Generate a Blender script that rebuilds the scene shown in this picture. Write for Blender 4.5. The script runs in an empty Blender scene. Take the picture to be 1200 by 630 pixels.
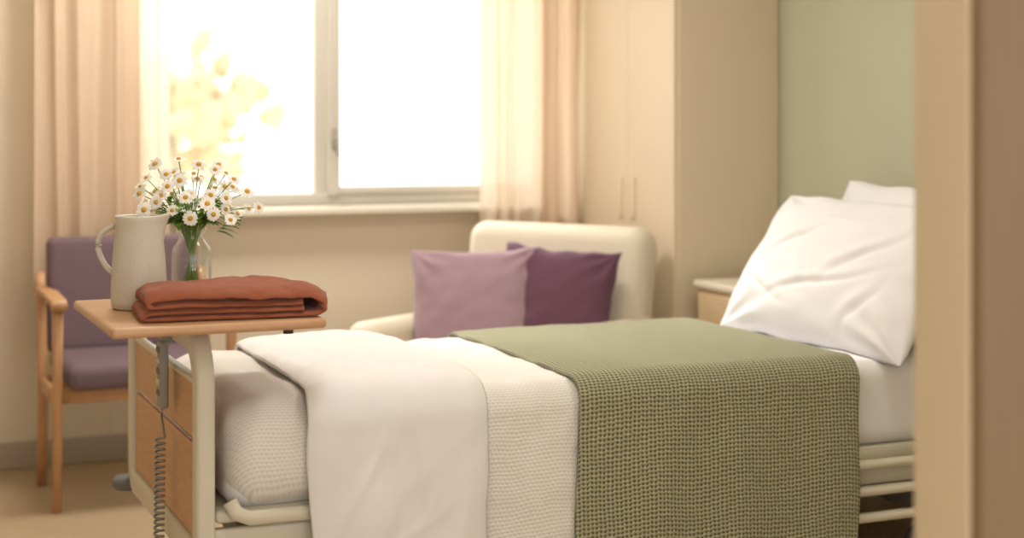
import bpy, bmesh, math, random
from mathutils import Vector, Matrix, noise
random.seed(7)
D=math.radians
scene=bpy.context.scene
COL=scene.collection

# ---------------------------------------------------------------- materials
def lin(c):
    return tuple(((x/255)/12.92 if x/255<=0.04045 else ((x/255+0.055)/1.055)**2.4) for x in c)
def mat(name,c,rough=0.6,var=0.05,vscale=6.0,bump=0.0,bscale=200.0,metal=0.0,spec=0.4,sheen=0.0):
    m=bpy.data.materials.new(name); m.use_nodes=True
    nt=m.node_tree; b=nt.nodes['Principled BSDF']
    b.inputs['Roughness'].default_value=rough; b.inputs['Metallic'].default_value=metal
    b.inputs['Specular IOR Level'].default_value=spec
    if sheen: b.inputs['Sheen Weight'].default_value=sheen
    tc=nt.nodes.new('ShaderNodeTexCoord')
    n=nt.nodes.new('ShaderNodeTexNoise'); n.inputs['Scale'].default_value=vscale; n.inputs['Detail'].default_value=4
    nt.links.new(tc.outputs['Object'],n.inputs['Vector'])
    l=lin(c); mx=nt.nodes.new('ShaderNodeMix'); mx.data_type='RGBA'
    mx.inputs[6].default_value=tuple(min(1,x*(1-var)) for x in l)+(1,)
    mx.inputs[7].default_value=tuple(min(1,x*(1+var)) for x in l)+(1,)
    nt.links.new(n.outputs['Fac'],mx.inputs[0]); nt.links.new(mx.outputs[2],b.inputs['Base Color'])
    if bump:
        n2=nt.nodes.new('ShaderNodeTexNoise'); n2.inputs['Scale'].default_value=bscale; n2.inputs['Detail'].default_value=3
        nt.links.new(tc.outputs['Object'],n2.inputs['Vector'])
        bp=nt.nodes.new('ShaderNodeBump'); bp.inputs['Strength'].default_value=bump; bp.inputs['Distance'].default_value=0.004
        nt.links.new(n2.outputs['Fac'],bp.inputs['Height']); nt.links.new(bp.outputs['Normal'],b.inputs['Normal'])
    return m
def wood(name,c,c2,scale=(1,14,14),rough=0.45):
    m=bpy.data.materials.new(name); m.use_nodes=True
    nt=m.node_tree; b=nt.nodes['Principled BSDF']; b.inputs['Roughness'].default_value=rough
    tc=nt.nodes.new('ShaderNodeTexCoord'); mp=nt.nodes.new('ShaderNodeMapping'); mp.inputs['Scale'].default_value=scale
    n=nt.nodes.new('ShaderNodeTexNoise'); n.inputs['Scale'].default_value=5; n.inputs['Detail'].default_value=8; n.inputs['Roughness'].default_value=0.65
    r=nt.nodes.new('ShaderNodeValToRGB'); r.color_ramp.elements[0].position=0.3; r.color_ramp.elements[1].position=0.7
    r.color_ramp.elements[0].color=lin(c2)+(1,); r.color_ramp.elements[1].color=lin(c)+(1,)
    nt.links.new(tc.outputs['Object'],mp.inputs[0]); nt.links.new(mp.outputs[0],n.inputs['Vector'])
    nt.links.new(n.outputs['Fac'],r.inputs[0]); nt.links.new(r.outputs[0],b.inputs['Base Color'])
    return m
def knit(name,c,c2,pu,pv,strength,dist,rough=0.9,kind='moss',e0=.18,e1=.62):
    m=bpy.data.materials.new(name); m.use_nodes=True
    nt=m.node_tree; b=nt.nodes['Principled BSDF']; b.inputs['Roughness'].default_value=rough
    b.inputs['Specular IOR Level'].default_value=0.15; b.inputs['Sheen Weight'].default_value=0.15
    N=nt.nodes.new; L=nt.links.new
    def M(op,a,bb=None):
        x=N('ShaderNodeMath'); x.operation=op
        for i,v in enumerate((a,bb)):
            if v is None: continue
            if isinstance(v,(int,float)): x.inputs[i].default_value=v
            else: L(v,x.inputs[i])
        return x.outputs[0]
    tc=N('ShaderNodeTexCoord')
    wn=N('ShaderNodeTexNoise'); wn.inputs['Scale'].default_value=9; L(tc.outputs['Object'],wn.inputs['Vector'])
    s=N('ShaderNodeSeparateXYZ'); L(tc.outputs['Object'],s.inputs[0])
    wob=M('MULTIPLY',M('SUBTRACT',wn.outputs['Fac'],0.5),0.012)
    u=M('MULTIPLY',M('ADD',s.outputs[0],wob),2*math.pi/pu)
    v=M('MULTIPLY',M('ADD',M('ADD',s.outputs[1],s.outputs[2]),wob),2*math.pi/pv)
    if kind=='moss':
        h=M('MULTIPLY',M('ADD',M('SINE',u),M('SINE',M('ADD',v,M('MULTIPLY',M('SINE',M('MULTIPLY',u,.5)),.5)))),.5)
    else:
        h=M('ADD',M('MULTIPLY',M('SINE',v),0.7),M('MULTIPLY',M('MULTIPLY',M('SINE',u),M('SINE',M('MULTIPLY',v,0.5))),0.6))
    h01=M('ADD',M('MULTIPLY',h,0.5),0.5)
    fn=N('ShaderNodeTexNoise'); fn.inputs['Scale'].default_value=400; L(tc.outputs['Object'],fn.inputs['Vector'])
    hh=M('ADD',h01,M('MULTIPLY',fn.outputs['Fac'],0.35))
    bp=N('ShaderNodeBump'); bp.inputs['Strength'].default_value=strength; bp.inputs['Distance'].default_value=dist
    L(hh,bp.inputs['Height']); L(bp.outputs['Normal'],b.inputs['Normal'])
    r=N('ShaderNodeValToRGB'); r.color_ramp.elements[0].position=e0; r.color_ramp.elements[1].position=e1
    r.color_ramp.elements[0].color=lin(c2)+(1,); r.color_ramp.elements[1].color=lin(c)+(1,)
    L(h01,r.inputs[0]); L(r.outputs[0],b.inputs['Base Color'])
    return m
def curtain_mat(name,c,transp,transl):
    m=bpy.data.materials.new(name); m.use_nodes=True
    nt=m.node_tree; nt.nodes.clear(); N=nt.nodes.new; L=nt.links.new
    o=N('ShaderNodeOutputMaterial'); d=N('ShaderNodeBsdfDiffuse'); t=N('ShaderNodeBsdfTranslucent'); p=N('ShaderNodeBsdfTransparent')
    tc=N('ShaderNodeTexCoord'); mp=N('ShaderNodeMapping'); mp.inputs['Scale'].default_value=(30,30,2)
    n=N('ShaderNodeTexNoise'); n.inputs['Scale'].default_value=3; L(tc.outputs['Object'],mp.inputs[0]); L(mp.outputs[0],n.inputs['Vector'])
    mx=N('ShaderNodeMix'); mx.data_type='RGBA'; l=lin(c)
    mx.inputs[6].default_value=tuple(x*0.94 for x in l)+(1,); mx.inputs[7].default_value=tuple(min(1,x*1.04) for x in l)+(1,)
    L(n.outputs['Fac'],mx.inputs[0]); L(mx.outputs[2],d.inputs[0]); L(mx.outputs[2],t.inputs[0])
    p.inputs[0].default_value=(1,0.97,0.93,1)
    a=N('ShaderNodeMixShader'); a.inputs[0].default_value=transl; L(d.outputs[0],a.inputs[1]); L(t.outputs[0],a.inputs[2])
    b=N('ShaderNodeMixShader'); b.inputs[0].default_value=transp; L(a.outputs[0],b.inputs[1]); L(p.outputs[0],b.inputs[2])
    L(b.outputs[0],o.inputs[0]); return m

M_wall=mat('wall_cream',(232,220,200),0.85,0.02,3,0.05,300)
M_green=mat('wall_sage',(190,189,166),0.85,0.03,3,0.05,300)
M_ward=mat('wardrobe_laminate',(224,208,182),0.5,0.02,4)
M_floor=mat('vinyl_floor',(200,178,146),0.35,0.06,12)
M_ceil=mat('ceiling_white',(242,240,235),0.9,0.01)
M_corr=mat('ceiling_blocker_paint',(225,212,192),0.9,0.01)
M_base=mat('vinyl_skirting',(172,158,140),0.5,0.03)
M_frame=mat('window_frame_paint',(205,200,190),0.5,0.02)
M_sill=mat('sill_paint',(240,233,220),0.45,0.02)
M_jamb=mat('door_frame_paint',(188,168,136),0.5,0.03)
M_clad=wood('corridor_wood_panel',(122,99,70),(114,92,65),(8,8,0.6),0.6)
M_white=mat('white_cotton',(234,232,232),0.9,0.01,8,0.15,700,spec=0.15)
M_pill=mat('pillowcase_cotton',(232,231,233),0.9,0.01,8,0.1,700,spec=0.15)
M_waf=knit('waffle_cotton',(235,232,228),(219,214,207),0.012,0.010,0.35,0.002,kind='rib')
M_knit=knit('sage_knit',(175,173,143),(102,102,77),0.0115,0.0115,0.9,0.005,e0=.22,e1=.55)
M_bed=mat('bed_frame_enamel',(214,208,190),0.4,0.02)
M_bedd=mat('bed_mechanism',(120,116,108),0.5,0.05)
M_rub=mat('grey_rubber',(110,112,112),0.6,0.05)
M_oak=wood('oak_veneer',(206,164,122),(190,146,106),(10,2,10))
M_cabw=wood('cabinet_veneer',(222,196,160),(212,184,148),(10,2,10))
M_table=wood('table_beech',(204,162,124),(190,146,108),(2,10,10),0.35)
M_chwood=wood('beech_leg',(200,156,114),(184,138,98),(12,12,2))
M_tow=mat('terracotta_towel',(154,88,62),0.95,0.12,40,0.8,350,spec=0.1,sheen=0.2)
M_mauve=mat('mauve_linen',(164,138,150),0.95,0.05,60,0.4,500,spec=0.1,sheen=0.2)
M_plum=mat('plum_linen',(104,72,90),0.95,0.05,60,0.4,500,spec=0.1,sheen=0.2)
M_purp=mat('purple_upholstery',(120,101,110),0.85,0.04,60,0.3,500,spec=0.2)
M_cream=mat('cream_upholstery',(226,216,198),0.7,0.02,20,0.2,400,spec=0.25)
M_cab=mat('cabinet_top',(232,222,205),0.4,0.02)
M_grey=mat('handset_grey',(150,148,142),0.5,0.03)
M_dark=mat('dark_plastic',(52,48,44),0.5,0.05)
M_metal=mat('brushed_metal',(175,170,160),0.4,0.03,metal=0.4)
M_curt=curtain_mat('peach_curtain',(232,212,190),0.02,0.36)
M_sheer=curtain_mat('sheer_curtain',(240,226,208),0.06,0.30)
M_jug=mat('stoneware',(204,196,182),0.5,0.03,10,0.05,100)
nt=M_jug.node_tree; b=nt.nodes['Principled BSDF']; src=b.inputs['Base Color'].links[0].from_socket
v=nt.nodes.new('ShaderNodeTexVoronoi'); v.inputs['Scale'].default_value=190
tc=nt.nodes.new('ShaderNodeTexCoord'); nt.links.new(tc.outputs['Object'],v.inputs['Vector'])
r=nt.nodes.new('ShaderNodeValToRGB'); r.color_ramp.elements[0].position=0.12; r.color_ramp.elements[0].color=(.8,.8,.8,1); r.color_ramp.elements[1].position=0.2; r.color_ramp.elements[1].color=(0,0,0,1)
nt.links.new(v.outputs['Distance'],r.inputs[0])
mx=nt.nodes.new('ShaderNodeMix'); mx.data_type='RGBA'; mx.inputs[7].default_value=lin((155,138,114))+(1,)
nt.links.new(r.outputs[0],mx.inputs[0]); nt.links.new(src,mx.inputs[6]); nt.links.new(mx.outputs[2],b.inputs['Base Color'])
M_petal=mat('daisy_petal',(244,242,236),0.7,0.02)
M_yolk=mat('daisy_centre',(208,162,62),0.8,0.1,200)
M_stem=mat('stem_green',(128,156,84),0.6,0.1,30)
M_leaf=mat('leaf_green',(116,156,62),0.55,0.15,30)
def thin_glass(name,amt,tint=(.985,.995,.99,1)):
    m=bpy.data.materials.new(name); m.use_nodes=True
    nt=m.node_tree; nt.nodes.clear(); N=nt.nodes.new; L=nt.links.new
    o=N('ShaderNodeOutputMaterial'); g=N('ShaderNodeBsdfGlossy'); g.inputs['Roughness'].default_value=0.03
    t=N('ShaderNodeBsdfTransparent'); s=N('ShaderNodeMixShader'); t.inputs[0].default_value=tint
    lw=N('ShaderNodeLayerWeight'); lw.inputs[0].default_value=.5
    p=N('ShaderNodeMath'); p.operation='POWER'; p.inputs[1].default_value=2.5; L(lw.outputs['Facing'],p.inputs[0])
    q=N('ShaderNodeMath'); q.operation='MULTIPLY_ADD'; q.inputs[1].default_value=amt; q.inputs[2].default_value=.03; L(p.outputs[0],q.inputs[0])
    L(q.outputs[0],s.inputs[0]); L(t.outputs[0],s.inputs[1]); L(g.outputs[0],s.inputs[2]); L(s.outputs[0],o.inputs[0]); return m
M_glass=thin_glass('clear_glass',.65)
M_pane=thin_glass('window_glass',.3)
M_water=thin_glass('water',.15,(.965,.98,.965,1))
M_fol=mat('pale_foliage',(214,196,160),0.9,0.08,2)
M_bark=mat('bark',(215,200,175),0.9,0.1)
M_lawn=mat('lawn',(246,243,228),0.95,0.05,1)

# ---------------------------------------------------------------- mesh helpers
def mesh_obj(name,verts,faces,m,smooth=True):
    me=bpy.data.meshes.new(name); me.from_pydata([tuple(v) for v in verts],[],faces); me.update()
    ob=bpy.data.objects.new(name,me); COL.objects.link(ob)
    for x in (m if isinstance(m,(list,tuple)) else [m]): me.materials.append(x)
    if smooth: me.polygons.foreach_set('use_smooth',[True]*len(me.polygons))
    bm=bmesh.new(); bm.from_mesh(me); bmesh.ops.recalc_face_normals(bm,faces=bm.faces); bm.to_mesh(me); bm.free()
    return ob
def rbox(name,c,size,m,r=0.006,nc=3,ni=(1,1,1),fn=None,rot=None):
    h=[s/2 for s in size]; r=min(r,min(h)*0.999)
    ax=[]
    for k in range(3):
        n=ni[k] if not isinstance(ni,int) else ni
        a=[-h[k]+r*i/nc for i in range(nc)]
        mid=[-h[k]+r+(2*h[k]-2*r)*i/n for i in range(n+1)]
        bb=[-x for x in reversed(a)]
        ax.append(a+mid+bb)
    vd={}; V=[]; F=[]
    def vid(p):
        key=(round(p[0],6),round(p[1],6),round(p[2],6))
        if key in vd: return vd[key]
        q=Vector([max(-(h[k]-r),min(h[k]-r,p[k])) for k in range(3)]); d=Vector(p)-q
        if d.length>1e-9:
            d=Vector([math.copysign(math.tan(min(abs(x)/r,1)*math.pi/4),x) for x in d]); d=d.normalized()*r
        w=q+d
        if fn: w=fn(w)
        vd[key]=len(V); V.append(w); return vd[key]
    for k in range(3):
        a,b2=[(1,2),(2,0),(0,1)][k]
        for sgn in (-1,1):
            for i in range(len(ax[a])-1):
                for j in range(len(ax[b2])-1):
                    pts=[]
                    for (ii,jj) in ((i,j),(i+1,j),(i+1,j+1),(i,j+1)):
                        p=[0,0,0]; p[k]=sgn*h[k]; p[a]=ax[a][ii]; p[b2]=ax[b2][jj]; pts.append(vid(p))
                    if len(set(pts))==4:
                        F.append(pts if sgn>0 else pts[::-1])
    Mx=Matrix.Translation(Vector(c))@(rot.to_4x4() if rot else Matrix.Identity(4))
    return mesh_obj(name,[Mx@x for x in V],F,m)
def tube(name,pts,rx,m,ry=None,seg=12,closed=False,up=(0,0,1),taper=None,square=False):
    ry=ry or rx; P=[Vector(p) for p in pts]; n=len(P); V=[]; F=[]
    up=Vector(up)
    for i,p in enumerate(P):
        if closed: t=(P[(i+1)%n]-P[i-1])
        else: t=P[min(i+1,n-1)]-P[max(i-1,0)]
        t.normalize(); s=t.cross(up)
        if s.length<1e-3: s=t.cross(Vector((0.3,1,0.1)))
        s.normalize(); w=s.cross(t).normalized()
        k=taper(i/(n-1)) if taper else 1
        for j in range(seg):
            a=2*math.pi*(j+0.5)/seg; ca,sa=math.cos(a),math.sin(a)
            if square:
                ca=math.copysign(abs(ca)**0.4,ca); sa=math.copysign(abs(sa)**0.4,sa)
            V.append(p+s*ca*rx*k+w*sa*ry*k)
    R=n if closed else n-1
    for i in range(R):
        for j in range(seg):
            F.append((i*seg+j,i*seg+(j+1)%seg,((i+1)%n)*seg+(j+1)%seg,((i+1)%n)*seg+j))
    if not closed:
        F.append(tuple(range(seg))[::-1]); F.append(tuple(range((n-1)*seg,n*seg)))
    return mesh_obj(name,V,F,m)
def lathe(name,prof,c,m,seg=48):
    V=[];F=[]; n=len(prof)
    for (r,z) in prof:
        for j in range(seg):
            a=2*math.pi*j/seg; V.append((c[0]+max(r,1e-4)*math.cos(a),c[1]+max(r,1e-4)*math.sin(a),c[2]+z))
    for i in range(n-1):
        for j in range(seg): F.append((i*seg+j,i*seg+(j+1)%seg,(i+1)*seg+(j+1)%seg,(i+1)*seg+j))
    return mesh_obj(name,V,F,m)
def group(name,parts,loc=(0,0,0),rz=0,local=False):
    e=bpy.data.objects.new(name,None); COL.objects.link(e); e.empty_display_size=0.1
    e.location=loc; e.rotation_euler=(0,0,rz)
    for p in parts:
        p.parent=e
        if not local: p.matrix_parent_inverse=Matrix.Translation(Vector(loc)).inverted()
    return e
def join(name,obs):
    bm=bmesh.new(); mats=[]
    for o in obs:
        idx=[]
        for mm in o.data.materials:
            if mm not in mats: mats.append(mm)
            idx.append(mats.index(mm))
        n0=len(bm.faces); bm.from_mesh(o.data); bm.faces.ensure_lookup_table()
        for f in bm.faces[n0:]: f.material_index=idx[f.material_index]
    me=bpy.data.meshes.new(name); bm.to_mesh(me); bm.free()
    for mm in mats: me.materials.append(mm)
    for o in obs: bpy.data.objects.remove(o,do_unlink=True)
    ob=bpy.data.objects.new(name,me); COL.objects.link(ob); return ob
def box(x0,x1,y0,y1,z0,z1,m,name='b',r=0.003,nc=1):
    return rbox(name,((x0+x1)/2,(y0+y1)/2,(z0+z1)/2),(x1-x0,y1-y0,z1-z0),m,r,nc)
def nz(x,y,z=0): return noise.noise(Vector((x,y,z)))

# ---------------------------------------------------------------- room shell
XL,XR,YF,YB,H=-0.8,3.25,1.80,5.90,2.6
box(-1.6,4.6,-2.0,6.05,-0.1,0,M_floor,'floor')
box(XL-0.1,XR+0.1,1.69,6.05,H,H+0.1,M_ceil,'ceiling')
box(-1.6,4.6,-2.0,1.66,H,H+0.1,M_corr,'corridor_ceiling_blocker')  # unseen slab added over the corridor to block sky light from above
WX0,WX1,WZ0,WZ1=0.92,2.74,0.94,2.15
join('wall_back',[box(XL-.1,WX0,YB,6.05,0,H,M_wall),box(WX1,XR+.1,YB,6.05,0,H,M_wall),
  box(WX0,WX1,YB,6.05,0,WZ0,M_wall),box(WX0,WX1,YB,6.05,WZ1,H,M_wall)])
box(XR,XR+.1,1.69,YB,0,H,M_green,'wall_right')
box(XL-.1,XL,1.69,YB,0,H,M_wall,'wall_left')
DX0,DX1=-0.02,1.42
join('wall_front',[box(XL-.1,DX0-.04,1.70,1.80,0,H,M_wall),box(DX1+.04,XR+.1,1.70,1.80,0,H,M_wall),box(DX0-.04,DX1+.04,1.70,1.80,2.14,H,M_wall)])
join('trim_1',[box(DX1,DX1+.05,1.69,1.81,0,2.14,M_jamb,r=0.006,nc=3),box(DX0-.05,DX0,1.69,1.81,0,2.14,M_jamb,r=0.006,nc=3),
  box(DX0-.05,DX1+.05,1.69,1.81,2.10,2.15,M_jamb,r=0.006,nc=3)])
join('trim_2',[box(DX1+.004,4.6,1.665,1.689,0,H,M_clad),box(-1.6,DX0-.004,1.665,1.689,0,H,M_clad),box(DX0-.004,DX1+.004,1.665,1.689,2.15,H,M_clad)])
box(XL,WX0+.06,YB-.014,YB,0,0.10,M_base,'baseboard_back',0.006,3)
box(XR-.014,XR,1.81,4.93,0,0.10,M_base,'baseboard_right',0.006,3)
box(XL,XL+.014,1.81,YB-.015,0,0.10,M_base,'baseboard_left',0.006,3)
# window
MX=1.775
fr=[box(WX0,WX1,5.94,6.0,WZ0,WZ0+.05,M_frame,nc=2,r=.006),box(WX0,WX1,5.94,6.0,WZ1-.05,WZ1,M_frame),
    box(WX0,WX0+.05,5.94,6.0,WZ0,WZ1,M_frame),box(WX1-.05,WX1,5.94,6.0,WZ0,WZ1,M_frame),
    box(MX-.048,MX+.03,5.955,5.995,WZ0+.04,WZ1-.04,M_frame,nc=2,r=.006),box(MX+.0,MX+.05,5.925,5.96,WZ0+.04,WZ1-.04,M_frame,nc=2,r=.006),
    box(MX+.05,WX1-.04,5.93,5.96,WZ0+.045,WZ0+.075,M_frame,nc=2,r=.006)]
frame=join('frame',fr)
hd=join('handle',[box(MX+.012,MX+.032,5.912,5.926,1.17,1.25,M_metal,r=.004,nc=2),tube('t',[(MX+.022,5.915,1.215),(MX+.022,5.89,1.215),(MX+.026,5.885,1.20),(MX+.03,5.884,1.14)],.007,M_metal)])
pane=join('panes',[box(WX0+.05,MX-.04,5.97,5.974,WZ0+.05,WZ1-.05,M_pane,r=.001),box(MX+.05,WX1-.05,5.944,5.948,WZ0+.07,WZ1-.05,M_pane,r=.001)])
sill=box(WX0-.04,WX1+.04,5.80,5.935,WZ0-.03,WZ0,M_sill,'sill',0.008,3)
group('window_1',[frame,hd,pane,sill])

# curtains
def curtain(name,x0,x1,y,z0,z1,folds,amp,m,seed=0,flare=0.0):
    nx,nzz=int((x1-x0)*300),40; V=[];F=[]
    for j in range(nzz+1):
        tz=j/nzz; z=z0+(z1-z0)*tz
        for i in range(nx+1):
            t=i/nx
            ph=t*folds*2*math.pi+2.4*nz(t*3+seed,seed,tz*0.5)
            a=amp*(0.75+0.5*nz(t*folds*0.8,seed+5,tz*0.8))*(1-0.25*tz)
            yy=y+a*math.sin(ph)+0.15*a*math.sin(2.3*ph+seed)+0.01*nz(t*6,tz*4,seed)
            x=x0+(x1-x0)*(0.5+(t-0.5)*(1+flare*(1-tz)))+0.15*a*math.sin(ph*2+1)
            V.append((x,yy,z+0.004*math.sin(ph)*(1-tz)))
    for j in range(nzz):
        for i in range(nx):
            a=j*(nx+1)+i; F.append((a,a+1,a+nx+2,a+nx+1))
    return mesh_obj(name,V,F,m)
curtain('curtain',0.63,0.99,5.74,0.70,2.45,3.6,0.030,M_curt,1,0.05)
curtain('curtain',2.61,2.79,5.70,0.70,2.45,2.3,0.034,M_curt,4,0.0)
curtain('sheer_curtain',0.90,1.12,5.80,0.72,2.45,3,0.018,M_sheer,2)
curtain('sheer_curtain',2.365,2.67,5.77,0.72,2.45,4.5,0.024,M_sheer,9)
tube('curtain_rail',[(0.5,5.77,2.47),(2.79,5.77,2.47)],.018,M_metal)

# wardrobe
wb=[box(2.815,3.248,4.935,5.895,0,2.59,M_ward,r=.004,nc=2)]
wd=[box(2.797,2.817,4.94,5.303,0.08,2.55,M_ward,r=.003,nc=2),box(2.797,2.817,5.305,5.68,0.08,2.55,M_ward,r=.003,nc=2)]
wh=[]
for yy in (5.255,5.36):
    wh.append(rbox('h',(2.793,yy,.98),(.012,.034,.16),M_ward,.005,3))
w1=join('carcass',wb); w2=join('doors',wd); w3=join('handles',wh)
group('wardrobe',[w1,w2,w3],(3.03,5.4,0))

# ---------------------------------------------------------------- bed
BX0,BX1,BY0,BY1=0.80,3.03,3.47,4.32
parts=[]
def mfn(seed,amp,sc):
    def f(w):
        a=amp*(nz(w.x*sc,w.y*sc,w.z*sc+seed)+0.5*nz(w.x*sc*2.3,w.y*sc*2.3,w.z*sc*2.3+seed)+.8*abs(nz(w.x*9+w.z*8,w.y*4,w.z*5)))
        return w+Vector((0,0,a if w.z>0 else 0))+Vector((0,-1 if w.y<0 else 1,0))*a*0.8
    return f
parts.append(rbox('mattress',((BX0+BX1)/2,3.895,.49),(BX1-BX0,.84,.235),M_white,.05,5,(120,30,10),mfn(3,.006,6)))
def covfn(w):
    a=0.008*nz(w.x*5,w.y*5,w.z*5+2)+0.005*nz(w.x*14,w.y*10,w.z*12)
    bul=0.022*math.sin(max(0,min(1,(w.z+.13)/.26))*math.pi)
    x=w.x-(bul*0.8+a if w.x<-.6 else 0)
    y=w.y+(1 if w.y>0 else -1)*((bul+a) if abs(w.y)>.3 else 0)
    z=w.z+(a+0.012*math.exp(-((w.x+.7)/.25)**2) if w.z>0 else 0)
    return Vector((x,y,z))
parts.append(rbox('waffle_coverlet',(1.665,3.895,.492),(1.70,.862,.25),M_waf,.07,7,(110,40,10),covfn))
def drape(name,x0,x1,zt,yn,yf,zb,zbf,m,r=.06,thick=.008,wr=.004,wsc=7,fold=.006,seed=0,puff=0.0,skew=0.0,edge=.006,crown=.0,flare=0.02,lines=()):
    prof=[]
    n1=60
    for i in range(n1): prof.append((yn,zb+(zt-r-zb)*i/n1,0))
    for i in range(10):
        a=i/10*math.pi/2; prof.append((yn+r-r*math.cos(a),zt-r+r*math.sin(a),1))
    n2=70
    for i in range(n2+1): prof.append((yn+r+(yf-yn-2*r)*i/n2,zt,2))
    for i in range(1,11):
        a=i/10*math.pi/2; prof.append((yf-r+r*math.sin(a),zt-r+r*math.cos(a),3))
    for i in range(1,17): prof.append((yf,zt-r-(zt-r-zbf)*i/16,4))
    nx=int((x1-x0)*200); V=[];F=[]; W=yf-yn
    for j,(y,z,k) in enumerate(prof):
        for i in range(nx+1):
            t=i/nx; x=x0+(x1-x0)*t
            hang=max(0,(zt-r-z)) if k==0 else 0
            d=min(t,1-t)*(x1-x0)
            pf=puff*(1-math.exp(-d/.03))
            sl=y if k in(1,2,3) else (yn-hang if k==0 else yf+(zt-z))
            wv=wr*(nz(x*wsc+seed,sl*wsc*.8,seed)+.6*nz(x*wsc*2.6,sl*wsc*1.7,seed+3)+ .6*nz(x*wsc*1.3-sl*6,sl*wsc*.5+x*3,seed+9)+.3*nz(x*wsc*6-sl*9,sl*wsc*3,seed+5))
            for (lx,ls,an,ln,dp) in lines:   # soft pressed creases
                ca,sa=math.cos(an),math.sin(an); q1=(x-lx)*ca+(sl-yn-ls)*sa; q2=-(x-lx)*sa+(sl-yn-ls)*ca+.012*math.sin(q1*14)
                wv+=dp*math.exp(-(q2/.014)**2)*math.exp(-(q1/ln)**2)
            yy,zz=y,z
            if k==0: yy=y-pf-wv-fold*math.sin(x*22+seed+1.5*nz(x*3,seed,z*2))*min(1,hang/.25)-flare*hang
            elif k==4: yy=y+pf+wv
            else:
                cy=(y-(yn+yf)/2)/(W/2)
                ny=0 if k==2 else (y-(yn+r))/r if k==1 else (y-(yf-r))/r
                nzv=math.sqrt(max(0,1-ny*ny))
                yy=y+ny*(pf+wv); zz=z+nzv*(pf+wv)+crown*(1-cy*cy)
            e=edge*nz(sl*4,seed+(0 if t<.5 else 7))*2*(abs(2*t-1)**3)
            V.append((x+e+skew*(sl-yn),yy,zz))
    for j in range(len(prof)-1):
        for i in range(nx):
            a=j*(nx+1)+i; F.append((a,a+1,a+nx+2,a+nx+1))
    ob=mesh_obj(name,V,F,m)
    md=ob.modifiers.new('s','SOLIDIFY'); md.thickness=thick; md.offset=-1
    if ob.data.polygons[len(ob.data.polygons)//2].normal.z<0: ob.data.flip_normals()
    return ob
parts.append(drape('coverlet_overhang',1.15,1.80,.623,3.432,4.35,.15,.3,M_waf,.07,.006,.006,6,.006,11,0,0,.004,.004))
parts.append(drape('folded_top_sheet',0.985,1.425,.638,3.420,4.365,.18,.3,M_white,.075,.012,.007,5,.009,2,.022,0.03,.012,.008,
   lines=((1.1,-.15,1.2,.12,.004),(1.25,-.1,1.9,.12,.0035),(1.2,-.28,.6,.12,.003),(1.1,.3,.9,.15,.003),(1.3,.2,2.2,.14,.003),(1.35,-.3,1.5,.15,.003))))
parts.append(drape('knitted_throw',1.665,2.50,.634,3.412,4.37,.07,.25,M_knit,.06,.009,.003,5,.006,5,.006,0.02,.006,.004))

# foot board
def rrect(y0,y1,z0,z1,r,x,rb=.05):
    P=[]
    for (cy,cz,a0,rr) in ((y1-r,z1-r,0,r),(y0+r,z1-r,90,r),(y0+rb,z0+rb,180,rb),(y1-rb,z0+rb,270,rb)):
        for i in range(11):
            a=D(a0+i*90/10); P.append((x,cy+rr*math.cos(a),cz+rr*math.sin(a)))
    return P
for nm,xx,top in (('foot_board',.748,.765),('head_board',3.085,1.0)):
    fpath=rrect(3.475,4.335,.275,top,.11,xx)
    f=[tube('f',fpath,.030,M_bed,.022,20,True,(1,0,0),square=True),
       rbox('p',(xx,3.905,(.30+.525)/2),(.018,.80,.215),M_oak,.006,2),
       rbox('p',(xx,3.905,(.532+top-.095)/2),(.018,.80,top-.095-.532),M_oak,.006,2),
       box(xx-.012,xx+.012,3.50,4.31,top-.105,top-.09,M_bed,r=.005,nc=2)]
    parts.append(join(nm,f))
dk=[rbox('d',(1.91,3.895,.362),(2.27,.84,.03),M_bed,.012,3),
    box(.77,3.06,3.475,3.505,.27,.335,M_bed,r=.008,nc=2),box(.77,3.06,4.285,4.315,.27,.335,M_bed,r=.008,nc=2),
    box(.80,3.0,3.6,3.66,.20,.26,M_bedd,r=.008,nc=2),box(.80,3.0,4.12,4.18,.20,.26,M_bedd,r=.008,nc=2),
    box(.95,1.01,3.52,4.26,.16,.21,M_bedd,r=.008,nc=2),box(2.8,2.86,3.52,4.26,.16,.21,M_bedd,r=.008,nc=2),
    box(1.5,1.56,3.6,4.18,.2,.34,M_bedd,r=.008,nc=2),box(2.25,2.31,3.6,4.18,.2,.34,M_bedd,r=.008,nc=2)]
parts.append(join('frame',dk))
parts.append(tube('deck_lip',[(.805,3.465,.40),(.82,3.46,.372),(.85,3.457,.36),(1.4,3.457,.357),(3.0,3.457,.357)],.012,M_bed,.018,12))
def srail(y,nm):
    f=[]
    s=1 if y<3.9 else -1
    for z in (.335,.262,.19):
        f.append(tube('r',[(1.86,y,z),(1.88,y,z),(2.96,y,z),(3.0,y,z)],.014,M_bed,.02,12,up=(0,1,0)))
    for x in (1.9,2.4,2.95): f.append(tube('r',[(x,y+.012*s,.16),(x,y+.012*s,.36)],.011,M_bedd,seg=8))
    return join(nm,f)
parts.append(srail(3.452,'side_rail_near')); parts.append(srail(4.34,'side_rail_far'))
wl=[]
for x in (.98,2.83):
    for y in (3.56,4.22):
        wl+= [tube('w',[(x,y-.018,.06),(x,y+.018,.06)],.058,M_rub,seg=24),tube('w',[(x,y,.06),(x,y,.17)],.018,M_metal)]
parts.append(join('castors',wl))
bp=[]
for y in (3.45,4.37):
    bp.append(lathe('b',[(0,.0),(.045,.0),(.05,.008),(.05,.022),(.045,.03),(0,.03)],(.735,y,.245),M_rub,24))
    bp.append(tube('b',[(.735,y,.27),(.735,y+(.03 if y<4 else -.03),.29)],.01,M_metal,seg=8))
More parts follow.
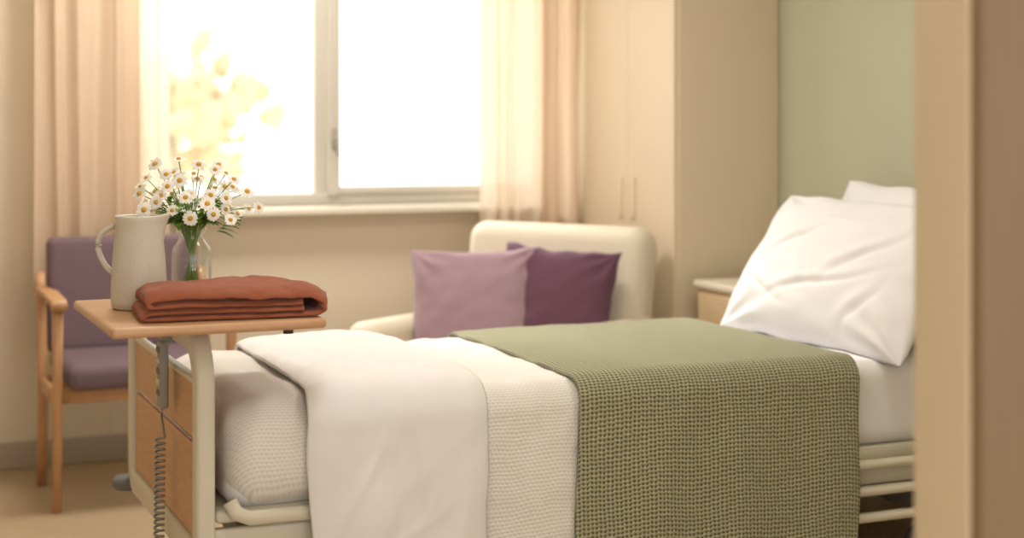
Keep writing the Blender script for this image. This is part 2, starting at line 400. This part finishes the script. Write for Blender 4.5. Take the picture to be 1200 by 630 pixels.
parts.append(join('bumpers',bp))
hs=[rbox('h',(.708,3.75,.655),(.022,.045,.165),M_grey,.008,3),rbox('h',(.716,3.75,.745),(.03,.03,.03),M_grey,.006,2)]
for i in range(5):
    for s in (-1,1):
        hs.append(rbox('k',(.696,3.75+s*.010,.715-i*.026),(.004,.012,.014),M_frame if i%2 else M_bedd,.002,1))
parts.append(join('hand_control',hs))
pc=[(.708,3.75,.575),(.705,3.75,.55)]
n=420
for i in range(n):
    t=i/n; a=t*2*math.pi*21; z=.50-.30*t
    pc.append((.702+.011*math.cos(a),3.752+.02*t+.011*math.sin(a),z))
pc+= [(.72,3.79,.19),(.78,3.80,.22)]
parts.append(tube('coil_cable',pc,.0032,M_grey,seg=6))
def pillow(name,w,h,t,m,mtx,pinch=.06,n=44,seed=0,wr=.006,p=2.6,creases=()):
    V=[];F=[];idx={}
    def pos(u,v,s):
        x=w/2*u*(1-pinch*(1-v*v)*abs(u)); y=h/2*v*(1-pinch*(1-u*u)*abs(v))
        th=((1-abs(u)**p)*(1-abs(v)**p)); th=max(0,th)**0.55
        k=wr*(nz(u*1.6+seed,v*1.6,s)+.45*nz(u*4+seed,v*4,s+4))
        for cu in (-1,1):
            for cv in (-1,1):
                du,dv=u-cu,v-cv; rr=math.hypot(du,dv); an=math.atan2(dv*cv*-1,du*cu*-1)
                k+=wr*.55*math.sin(an*11+seed+cu*2+cv)*math.exp(-((rr-.38)/.26)**2)
        for (u0,v0,ang,ln,dep) in creases:
            ca,sa=math.cos(ang),math.sin(ang); a_=(u-u0)*ca+(v-v0)*sa; c_=-(u-u0)*sa+(v-v0)*ca
            c_+=.05*math.sin(a_*5)
            k-=dep*math.exp(-(c_/.035)**2)*math.exp(-(a_/ln)**2); k+=dep*.8*math.exp(-((c_-.08)/.06)**2)*math.exp(-(a_/ln)**2)
        ed=min(1,th*3)
        z=s*(t/2*th+k*ed)
        return Vector((x+wr*.6*nz(v*3,seed+11)*abs(u),y+wr*nz(u*3,seed+21)*abs(v),z))
    for s in (1,-1):
        for j in range(n+1):
            for i in range(n+1):
                a=-math.cos(math.pi*i/n); b2=-math.cos(math.pi*j/n)
                u=.55*a+.45*(-1+2*i/n); v=.55*b2+.45*(-1+2*j/n)
                bd=i in(0,n) or j in(0,n)
                if s==-1 and bd: idx[(s,i,j)]=idx[(1,i,j)]; continue
                idx[(s,i,j)]=len(V); V.append(mtx@pos(u,v,s))
    for s in (1,-1):
        for j in range(n):
            for i in range(n):
                q=[idx[(s,i,j)],idx[(s,i+1,j)],idx[(s,i+1,j+1)],idx[(s,i,j+1)]]
                F.append(q if s>0 else q[::-1])
    return mesh_obj(name,V,F,m)
def frameM(c,lx,ly):
    lx=Vector(lx).normalized(); ly=Vector(ly).normalized(); lz=lx.cross(ly).normalized(); ly=lz.cross(lx)
    R=Matrix((lx,ly,lz)).transposed().to_4x4()
    return Matrix.Translation(Vector(c))@R
group('hospital_bed',parts,(1.9,3.9,0))
pillow('bed_pillow',.87,.50,.22,M_pill,frameM((2.745,3.84,.815),(.05,-1,-.012),(.56,0,.83)),.035,96,1,.010,
   creases=((.1,-.35,.5,.5,.007),(.45,.1,1.0,.4,.008),(-.35,.2,.9,.35,.006),(.0,.55,.1,.4,.005),(-.5,-.5,-.3,.3,.006),(.6,-.5,1.3,.3,.006),(-.1,-.05,2.3,.3,.005)))
pillow('bed_pillow',.76,.50,.18,M_pill,frameM((2.935,3.78,.84),(0,-1,0),(.30,0,.95)),.05,50,6,.008)

# ---------------------------------------------------------------- overbed table
TX0,TX1,TY0,TY1,TZ=.525,1.005,3.36,3.96,.82
tp=[rbox('top',((TX0+TX1)/2,(TY0+TY1)/2,TZ-.012),(TX1-TX0,TY1-TY0,.024),M_table,.01,3)]
br=[box(.72,.78,3.60,3.64,.788,.797,M_bed,r=.002),box(.72,.78,3.86,3.90,.788,.797,M_bed,r=.002),
    tube('k',[(.93,3.42,.797),(.93,3.42,.782)],.012,M_dark,seg=12)]
group('overbed_table',tp+[join('bracket',br)],(.76,3.66,0))

# jug
jc=Vector((.645,3.715,TZ))
prof=[(0,.001),(.058,.001),(.064,.006),(.0655,.02),(.065,.06),(.062,.115),(.058,.16),(.0555,.19),(.056,.21),(.057,.219),(.055,.222),(.052,.219),(.051,.19),(.057,.12),(.06,.03),(.056,.012),(0,.012)]
jb=lathe('body',prof,(0,0,0),M_jug,64)
dirh=Vector((-.93,.36,0)).normalized()
for vtx in jb.data.vertices:
    c=vtx.co; ang=Vector((c.x,c.y,0)); 
    if c.z>.16 and ang.length>.01:
        k=max(0,-(ang.normalized().dot(dirh))); k=max(0,(k-.8)/.2)**1.2*((c.z-.16)/.062)**1.5
        c.x+=-dirh.x*.02*k; c.y+=-dirh.y*.02*k; c.z+=.006*k
hp=[]
for i in range(25):
    t=i/24
    hp.append(dirh*(.052+.045*math.sin(math.pi*t)**.6)+Vector((0,0,.197-.115*t+ .012*math.sin(math.pi*t))))
jh=tube('handle',hp,.0105,M_jug,.0065,12,up=(0,0,1))
group('stoneware_jug',[jb,jh],jc,local=True)

# towel: four layers, left loops, right big wrap
def towel():
    cx,cy=.815,3.515; L=.405; W=.24
    x0,x1=-L/2,L/2; P=[]
    def line(xa,xb,z,n=36,sag=0):
        for i in range(n+1): P.append((xa+(xb-xa)*i/n,z+sag*math.sin(math.pi*i/n)))
    def arc(cx_,cz,r,a0,a1,n=10,sq=1):
        for i in range(1,n): 
            a=D(a0+(a1-a0)*i/n); P.append((cx_+r*sq*math.cos(a),cz+r*math.sin(a)))
    z1,z2,z3,z4=.009,.026,.043,.0635
    line(x1-.05,x0+.026,z3); arc(x0+.026,(z3+z4)/2,(z4-z3)/2,270,90,sq=1.5)
    line(x0+.026,x1-.03,z4,44,.003); arc(x1-.03,(z4+z1)/2,(z4-z1)/2,90,-90,16,1.1)
    line(x1-.03,x0+.012,z1); arc(x0+.012,(z1+z2)/2,(z2-z1)/2,270,90,sq=1.4)
    line(x0+.012,x1-.05,z2)
    ny=46; V=[];F=[]
    n=len(P); nrm=[]
    for i in range(n):
        a=Vector(P[max(i-1,0)]); b2=Vector(P[min(i+1,n-1)]); d=(b2-a); d.normalize(); nrm.append(Vector((-d.y,d.x)))
    rot=D(-5)
    for side in (1,-1):
        for j in range(ny+1):
            v=math.sin(math.pi/2*(-1+2*j/ny))*.6+.4*(-1+2*j/ny)
            sh=max(0,1-abs(v)**12)**.5
            for i in range(n):
                px,pz=P[i]; nn=nrm[i]
                t=.0175 if pz<.05 else .0195
                th=t/2*max(.10,sh)
                lay=round(pz/.0175)
                x=px+nn.x*side*th; z=pz+nn.y*side*th
                yo=.010*nz(px*6,lay*3.1,2)+.004*nz(lay*5.3,1.7,3)
                y=v*W/2*(1+.03*nz(lay*2.3,3.3))+yo
                h=z/.07
                z+= (.009*nz(px*6,y*7,4)+.006*nz(px*16,y*14,1)+.006*abs(nz(px*9-y*22,y*5,7))+.0025*nz(px*40,y*34,5))*h
                z-= .018*h*max(0,abs(v)-.5)**2/.25
                z-= .012*h*max(0,(px-L*.18)/.12)**2*.7+ .005*h*max(0,(-px-L*.36)/.04)
                x+= .007*nz(y*12,pz*70,5)+.004*nz(y*40,pz*70,6)
                y+= .003*nz(px*24,pz*90,9)
                z=max(.0012,z)
                X=cx+x*math.cos(rot)-y*math.sin(rot); Y=cy+x*math.sin(rot)+y*math.cos(rot)
                V.append((X,Y,TZ+z))
    base=(ny+1)*n
    def id(s,j,i): return (0 if s==1 else base)+j*n+i
    for j in range(ny):
        for i in range(n-1):
            F.append((id(1,j,i),id(1,j,i+1),id(1,j+1,i+1),id(1,j+1,i)))
            F.append((id(-1,j,i),id(-1,j+1,i),id(-1,j+1,i+1),id(-1,j,i+1)))
    for i in range(n-1):
        F.append((id(1,0,i),id(-1,0,i),id(-1,0,i+1),id(1,0,i+1)))
        F.append((id(1,ny,i),id(1,ny,i+1),id(-1,ny,i+1),id(-1,ny,i)))
    for j in range(ny):
        F.append((id(1,j,0),id(1,j+1,0),id(-1,j+1,0),id(-1,j,0)))
        F.append((id(1,j,n-1),id(-1,j,n-1),id(-1,j+1,n-1),id(1,j+1,n-1)))
    return mesh_obj('folded_towel',V,F,M_tow)
towel()

# vase with daisies
vc=Vector((.788,3.80,TZ))
vp=[(0,.001),(.04,.001),(.047,.006),(.049,.02),(.049,.115),(.045,.135),(.034,.15),(.031,.158),(.031,.17),(.036,.173),(.037,.178),(.035,.183),
    (.033,.183),(.028,.17),(.028,.157),(.032,.148),(.042,.133),(.046,.115),(.046,.02),(.043,.01),(0,.009)]
va=lathe('glass_vase',vp,vc,M_glass,56)
wa=lathe('water',[(0,.0095),(.0425,.0105),(.0455,.02),(.0455,.105),(0,.105)],vc,M_water,48)
pv=[];pfc=[];mi=[]
def add_daisy(c,nrm,rad,V,F,MI):
    nrm=nrm.normalized(); a=nrm.cross(Vector((.3,.2,1))); a.normalize(); b2=nrm.cross(a)
    np_=13
    for k in range(np_):
        an=2*math.pi*k/np_+random.uniform(-.08,.08); d=a*math.cos(an)+b2*math.sin(an); s=nrm.cross(d)
        rr=rad*random.uniform(.9,1.05); dr=random.uniform(-.25,.15)
        base=len(V)
        for (l,w,zz) in ((.22,.07,0),(.55,.18,.06),(.85,.18,.04),(1,.07,0)):
            cc=c+d*rr*l+nrm*rr*(zz+dr*l*l)
            V.append(cc-s*w*rr*1.05); V.append(cc+s*w*rr*1.05)
        for q in range(3):
            F.append((base+2*q,base+2*q+1,base+2*q+3,base+2*q+2)); MI.append(0)
    base=len(V); R=rad*.34
    for i in range(4):
        th=i/3*math.pi/2
        for j in range(10):
            an=2*math.pi*j/10
            V.append(c+(a*math.cos(an)+b2*math.sin(an))*R*math.cos(th)+nrm*(R*.7*math.sin(th)+.0008))
    for i in range(3):
        for j in range(10): F.append((base+i*10+j,base+i*10+(j+1)%10,base+(i+1)*10+(j+1)%10,base+(i+1)*10+j)); MI.append(1)
ga=math.pi*(3-math.sqrt(5)); NH=54; stemobs=[]; hpts=[]
for k in range(NH):
    fr_=(k+.5)/NH; th=math.acos(1-fr_*1.0); ph=k*ga+random.uniform(-.2,.2)
    d=Vector((math.sin(th)*math.cos(ph),math.sin(th)*math.sin(ph),math.cos(th)))
    R=random.uniform(.60,1.08)
    c=vc+Vector((d.x*.155*R,d.y*.13*R,.205+d.z*.145*R+random.uniform(-.01,.01)))
    nn=d*.7+Vector((-.45*random.random(),-.8,random.uniform(-.1,.7)))
    add_daisy(c,nn,random.uniform(.0155,.0205),pv,pfc,mi)
    mouth=vc+Vector((d.x*.022,d.y*.022,.175)); bot=vc+Vector((-d.x*.03+random.uniform(-.006,.006),-d.y*.03,.016))
    pts=[]
    for i in range(13):
        t=i/12
        if t<.45: p=bot.lerp(mouth,t/.45)
        else:
            s=(t-.45)/.55; m_=mouth+Vector((d.x*.03,d.y*.03,.06)); e=c-nn.normalized()*.002
            p=mouth*(1-s)**2+m_*2*s*(1-s)+e*s*s
        pts.append(p)
    if k%3!=2: stemobs.append(tube('s',pts,.0014,M_stem,seg=5))
    else: stemobs.append(tube('s',pts[5:],.0012,M_stem,seg=5))
    for q in (7,9): hpts.append((pts[q],d))
st=join('stems',stemobs)
me=mesh_obj('daisies',pv,pfc,[M_petal,M_yolk],True)
for p,i in zip(me.data.polygons,mi): p.material_index=i
lv=[];lf=[]
def leaf(c,d,L,w,droop=.3):
    d=Vector(d).normalized(); s=d.cross(Vector((0,0,1))); s.normalize(); base=len(lv); n=5
    for i in range(n+1):
        t=i/n; ww=w*math.sin(math.pi*min(1,t*.93+.04))**.7*(1+.35*(i%2))
        cc=c+d*L*t-Vector((0,0,droop*L*t*t)); tilt=random.uniform(-.2,.2)
        lv.append(cc-s*ww+Vector((0,0,.2*ww+tilt*ww))); lv.append(cc+Vector((0,0,0))); lv.append(cc+s*ww+Vector((0,0,.2*ww)))
    for i in range(n):
        a=base+3*i; lf.append((a,a+1,a+4,a+3)); lf.append((a+1,a+2,a+5,a+4))
for (p,d) in hpts:
    for q in range(2):
        leaf(p,(d.x+random.uniform(-1,1),d.y+random.uniform(-1,1),random.uniform(-.1,.8)),random.uniform(.022,.042),random.uniform(.004,.008))
for q in range(24):
    a=random.uniform(0,6.28); leaf(vc+Vector((math.cos(a)*.02,math.sin(a)*.02,.185+random.uniform(0,.03))),(math.cos(a),math.sin(a),.6),random.uniform(.04,.06),.011,.5)
for q in range(6):
    leaf(vc+Vector((.055+.008*q,-.03,.175+.006*q)),(1,-.5+.3*q,-.1+.1*q),.044,.013,.3)
le=mesh_obj('leaves',lv,lf,M_leaf)
group('daisy_vase',[va,wa,st,me,le],vc)

# ---------------------------------------------------------------- purple visitor chair
c=[]
rt=Matrix.Rotation(D(-8),3,'X')
c.append(rbox('seat',(.92,5.37,.435),(.51,.50,.085),M_purp,.035,5,(12,12,1)))
c.append(rbox('backrest',(.92,5.615,.66),(.53,.065,.41),M_purp,.03,5,(12,1,10),rot=rt))
lg=[]
for x in (.635,1.205):
    lg.append(tube('l',[(x,5.175,0),(x,5.165,.45),(x,5.155,.665)],.017,M_chwood,.022,12,taper=lambda t:.8+.2*t,square=True,up=(0,1,0)))
    lg.append(tube('l',[(x,5.60,0),(x,5.56,.3),(x,5.575,.45),(x,5.62,.68),(x,5.635,.74)],.017,M_chwood,.02,12,square=True,up=(0,1,0)))
    lg.append(tube('l',[(x,5.11,.672),(x,5.14,.685),(x,5.35,.692),(x,5.62,.68)],.027,M_chwood,.013,12,square=True))
    lg.append(tube('l',[(x,5.17,.37),(x,5.58,.36)],.011,M_chwood,.025,10,square=True))
lg.append(tube('l',[(.635,5.18,.375),(1.205,5.18,.375)],.012,M_chwood,.025,10,square=True))
lg.append(tube('l',[(.635,5.57,.36),(1.205,5.57,.36)],.012,M_chwood,.025,10,square=True))
c.append(join('wood_frame',lg))
group('visitor_armchair',c,(.92,5.4,0))

# ---------------------------------------------------------------- cream armchair (local coords, faces -y)
a=[]
rb=Matrix.Rotation(D(-9),3,'X')
a.append(rbox('base',(0,0,.22),(.70,.70,.22),M_cream,.03,4,(6,6,2)))
a.append(rbox('seat_cushion',(0,-.05,.375),(.60,.62,.11),M_cream,.05,5,(12,12,1)))
for s,nm in ((-1,'arm_left'),(1,'arm_right')):
    a.append(rbox(nm,(s*.365,-.02,.34),(.13,.78,.46),M_cream,.055,6,(1,12,8)))
a.append(rbox('backrest',(0,.335,.60),(.78,.17,.58),M_cream,.07,6,(12,1,8),rot=rb))
ft=[]
for x in (-.32,.32):
    for y in (-.32,.32): ft.append(tube('f',[(x,y,0),(x,y,.13)],.02,M_chwood,taper=lambda t:.7+.3*t))
a.append(join('feet',ft))
ach=Vector((2.18,5.05,0)); arz=math.atan2(-.833,.552)
group('armchair',a,ach,arz,local=True)
RA=Matrix.Translation(ach)@Matrix.Rotation(arz,4,'Z')
def cush(nm,lc,yaw,lean,roll,size,m,seed):
    mt=RA@Matrix.Translation(Vector(lc))@Matrix.Rotation(D(yaw),4,'Z')@Matrix.Rotation(D(90-lean),4,'X')@Matrix.Rotation(D(roll),4,'Z')
    pillow(nm,size,size*.90,.15,m,mt,.07,50,seed,.010)
cush('cushion',(.135,.105,.625),10,16,-3,.45,M_plum,3)
cush('cushion',(-.12,-.03,.605),28,16,2,.48,M_mauve,8)

# bedside cabinet
q=[rbox('body',(3.035,4.64,.335),(.375,.42,.67),M_cabw,.006,2),rbox('top',(3.03,4.64,.685),(.40,.45,.03),M_cab,.012,3),
   rbox('drawer',(2.845,4.64,.58),(.016,.39,.15),M_cabw,.004,2),rbox('door',(2.845,4.64,.26),(.016,.39,.46),M_cabw,.004,2),
   tube('pull',[(2.84,4.50,.60),(2.82,4.505,.60),(2.82,4.595,.60),(2.84,4.60,.60)],.006,M_metal,seg=8)]
group('bedside_cabinet',q,(3.03,4.64,0))

# ---------------------------------------------------------------- outside
box(-20,30,6.6,50,-1.6,-1.5,M_lawn,'lawn')
def tree(x,y,h,r,seed):
    random.seed(seed); obs=[tube('t',[(x,y,-1.5),(x+.05,y,h*.5),(x,y,h*.8)],.12,M_bark,taper=lambda t:1-.6*t)]
    bm=bmesh.new()
    for i in range(44):
        p=Vector((random.gauss(0,r*.5),random.gauss(0,r*.5),random.gauss(0,r*.4)))
        mt=Matrix.Translation(Vector((x,y,h))+p)
        bmesh.ops.create_icosphere(bm,subdivisions=3,radius=r*random.uniform(.10,.26),matrix=mt)
    for v_ in bm.verts:
        k=nz(v_.co.x*3,v_.co.y*3,v_.co.z*3)+.6*nz(v_.co.x*8,v_.co.y*8,v_.co.z*8); v_.co+=Vector((k,k*.5,k))*.16*r
    m2=bpy.data.meshes.new('crown'); bm.to_mesh(m2); bm.free(); m2.materials.append(M_fol)
    for p_ in m2.polygons: p_.use_smooth=True
    o2=bpy.data.objects.new('crown',m2); COL.objects.link(o2)
    obs[0].name='trunk'; group('garden_tree',obs+[o2],(x,y,0))
tree(3.1,16,1.5,.75,1); tree(4.1,19,1.3,.7,2); tree(2.2,20,1.7,.8,4)

# ---------------------------------------------------------------- lights
w=bpy.data.worlds.new('sky'); scene.world=w; w.use_nodes=True
bg=w.node_tree.nodes['Background']; bg.inputs[0].default_value=(1,.985,.96,1); bg.inputs[1].default_value=2.3
def area(name,loc,sx,sy,p,col,rot=(0,0,0)):
    l=bpy.data.lights.new(name,'AREA'); l.shape='RECTANGLE'; l.size=sx; l.size_y=sy; l.energy=p; l.color=col
    o=bpy.data.objects.new(name,l); COL.objects.link(o); o.location=loc; o.rotation_euler=rot; return o
for i,(x,y,pw) in enumerate(((.9,2.9,11),(2.2,2.9,12),(1.2,5.0,33))):  # unseen fill lamps with housings, added to brighten the room and back wall
    fx=join('fill_housing',[box(x-.31,x-.28,y-.31,y+.31,2.57,2.6,M_frame),box(x+.28,x+.31,y-.31,y+.31,2.57,2.6,M_frame),box(x-.28,x+.28,y-.31,y-.28,2.57,2.6,M_frame),box(x-.28,x+.28,y+.28,y+.31,2.57,2.6,M_frame)])
    a_=area('fill_area',(x,y,2.58),.54,.54,pw,(1,.93,.83)); group('fill_light',[fx,a_],(x,y,2.58))
s=bpy.data.lights.new('sun','SUN'); s.energy=4.5; s.angle=D(14); s.color=(1,.95,.87)
so=bpy.data.objects.new('sun',s); COL.objects.link(so)
so.rotation_euler=Vector((.25,-1,-.62)).to_track_quat('-Z','Y').to_euler()

# ---------------------------------------------------------------- camera
cd=bpy.data.cameras.new('camera'); cam=bpy.data.objects.new('camera',cd); COL.objects.link(cam)
cam.location=(0,0,1.25); cam.rotation_euler=(D(90),0,D(-23.5)); cd.sensor_width=36; cd.lens=54; cd.shift_y=-.1375
cd.dof.use_dof=True; cd.dof.focus_distance=3.75; cd.dof.aperture_fstop=1.6; cd.clip_start=.05
scene.camera=cam
scene.view_settings.view_transform='Standard'
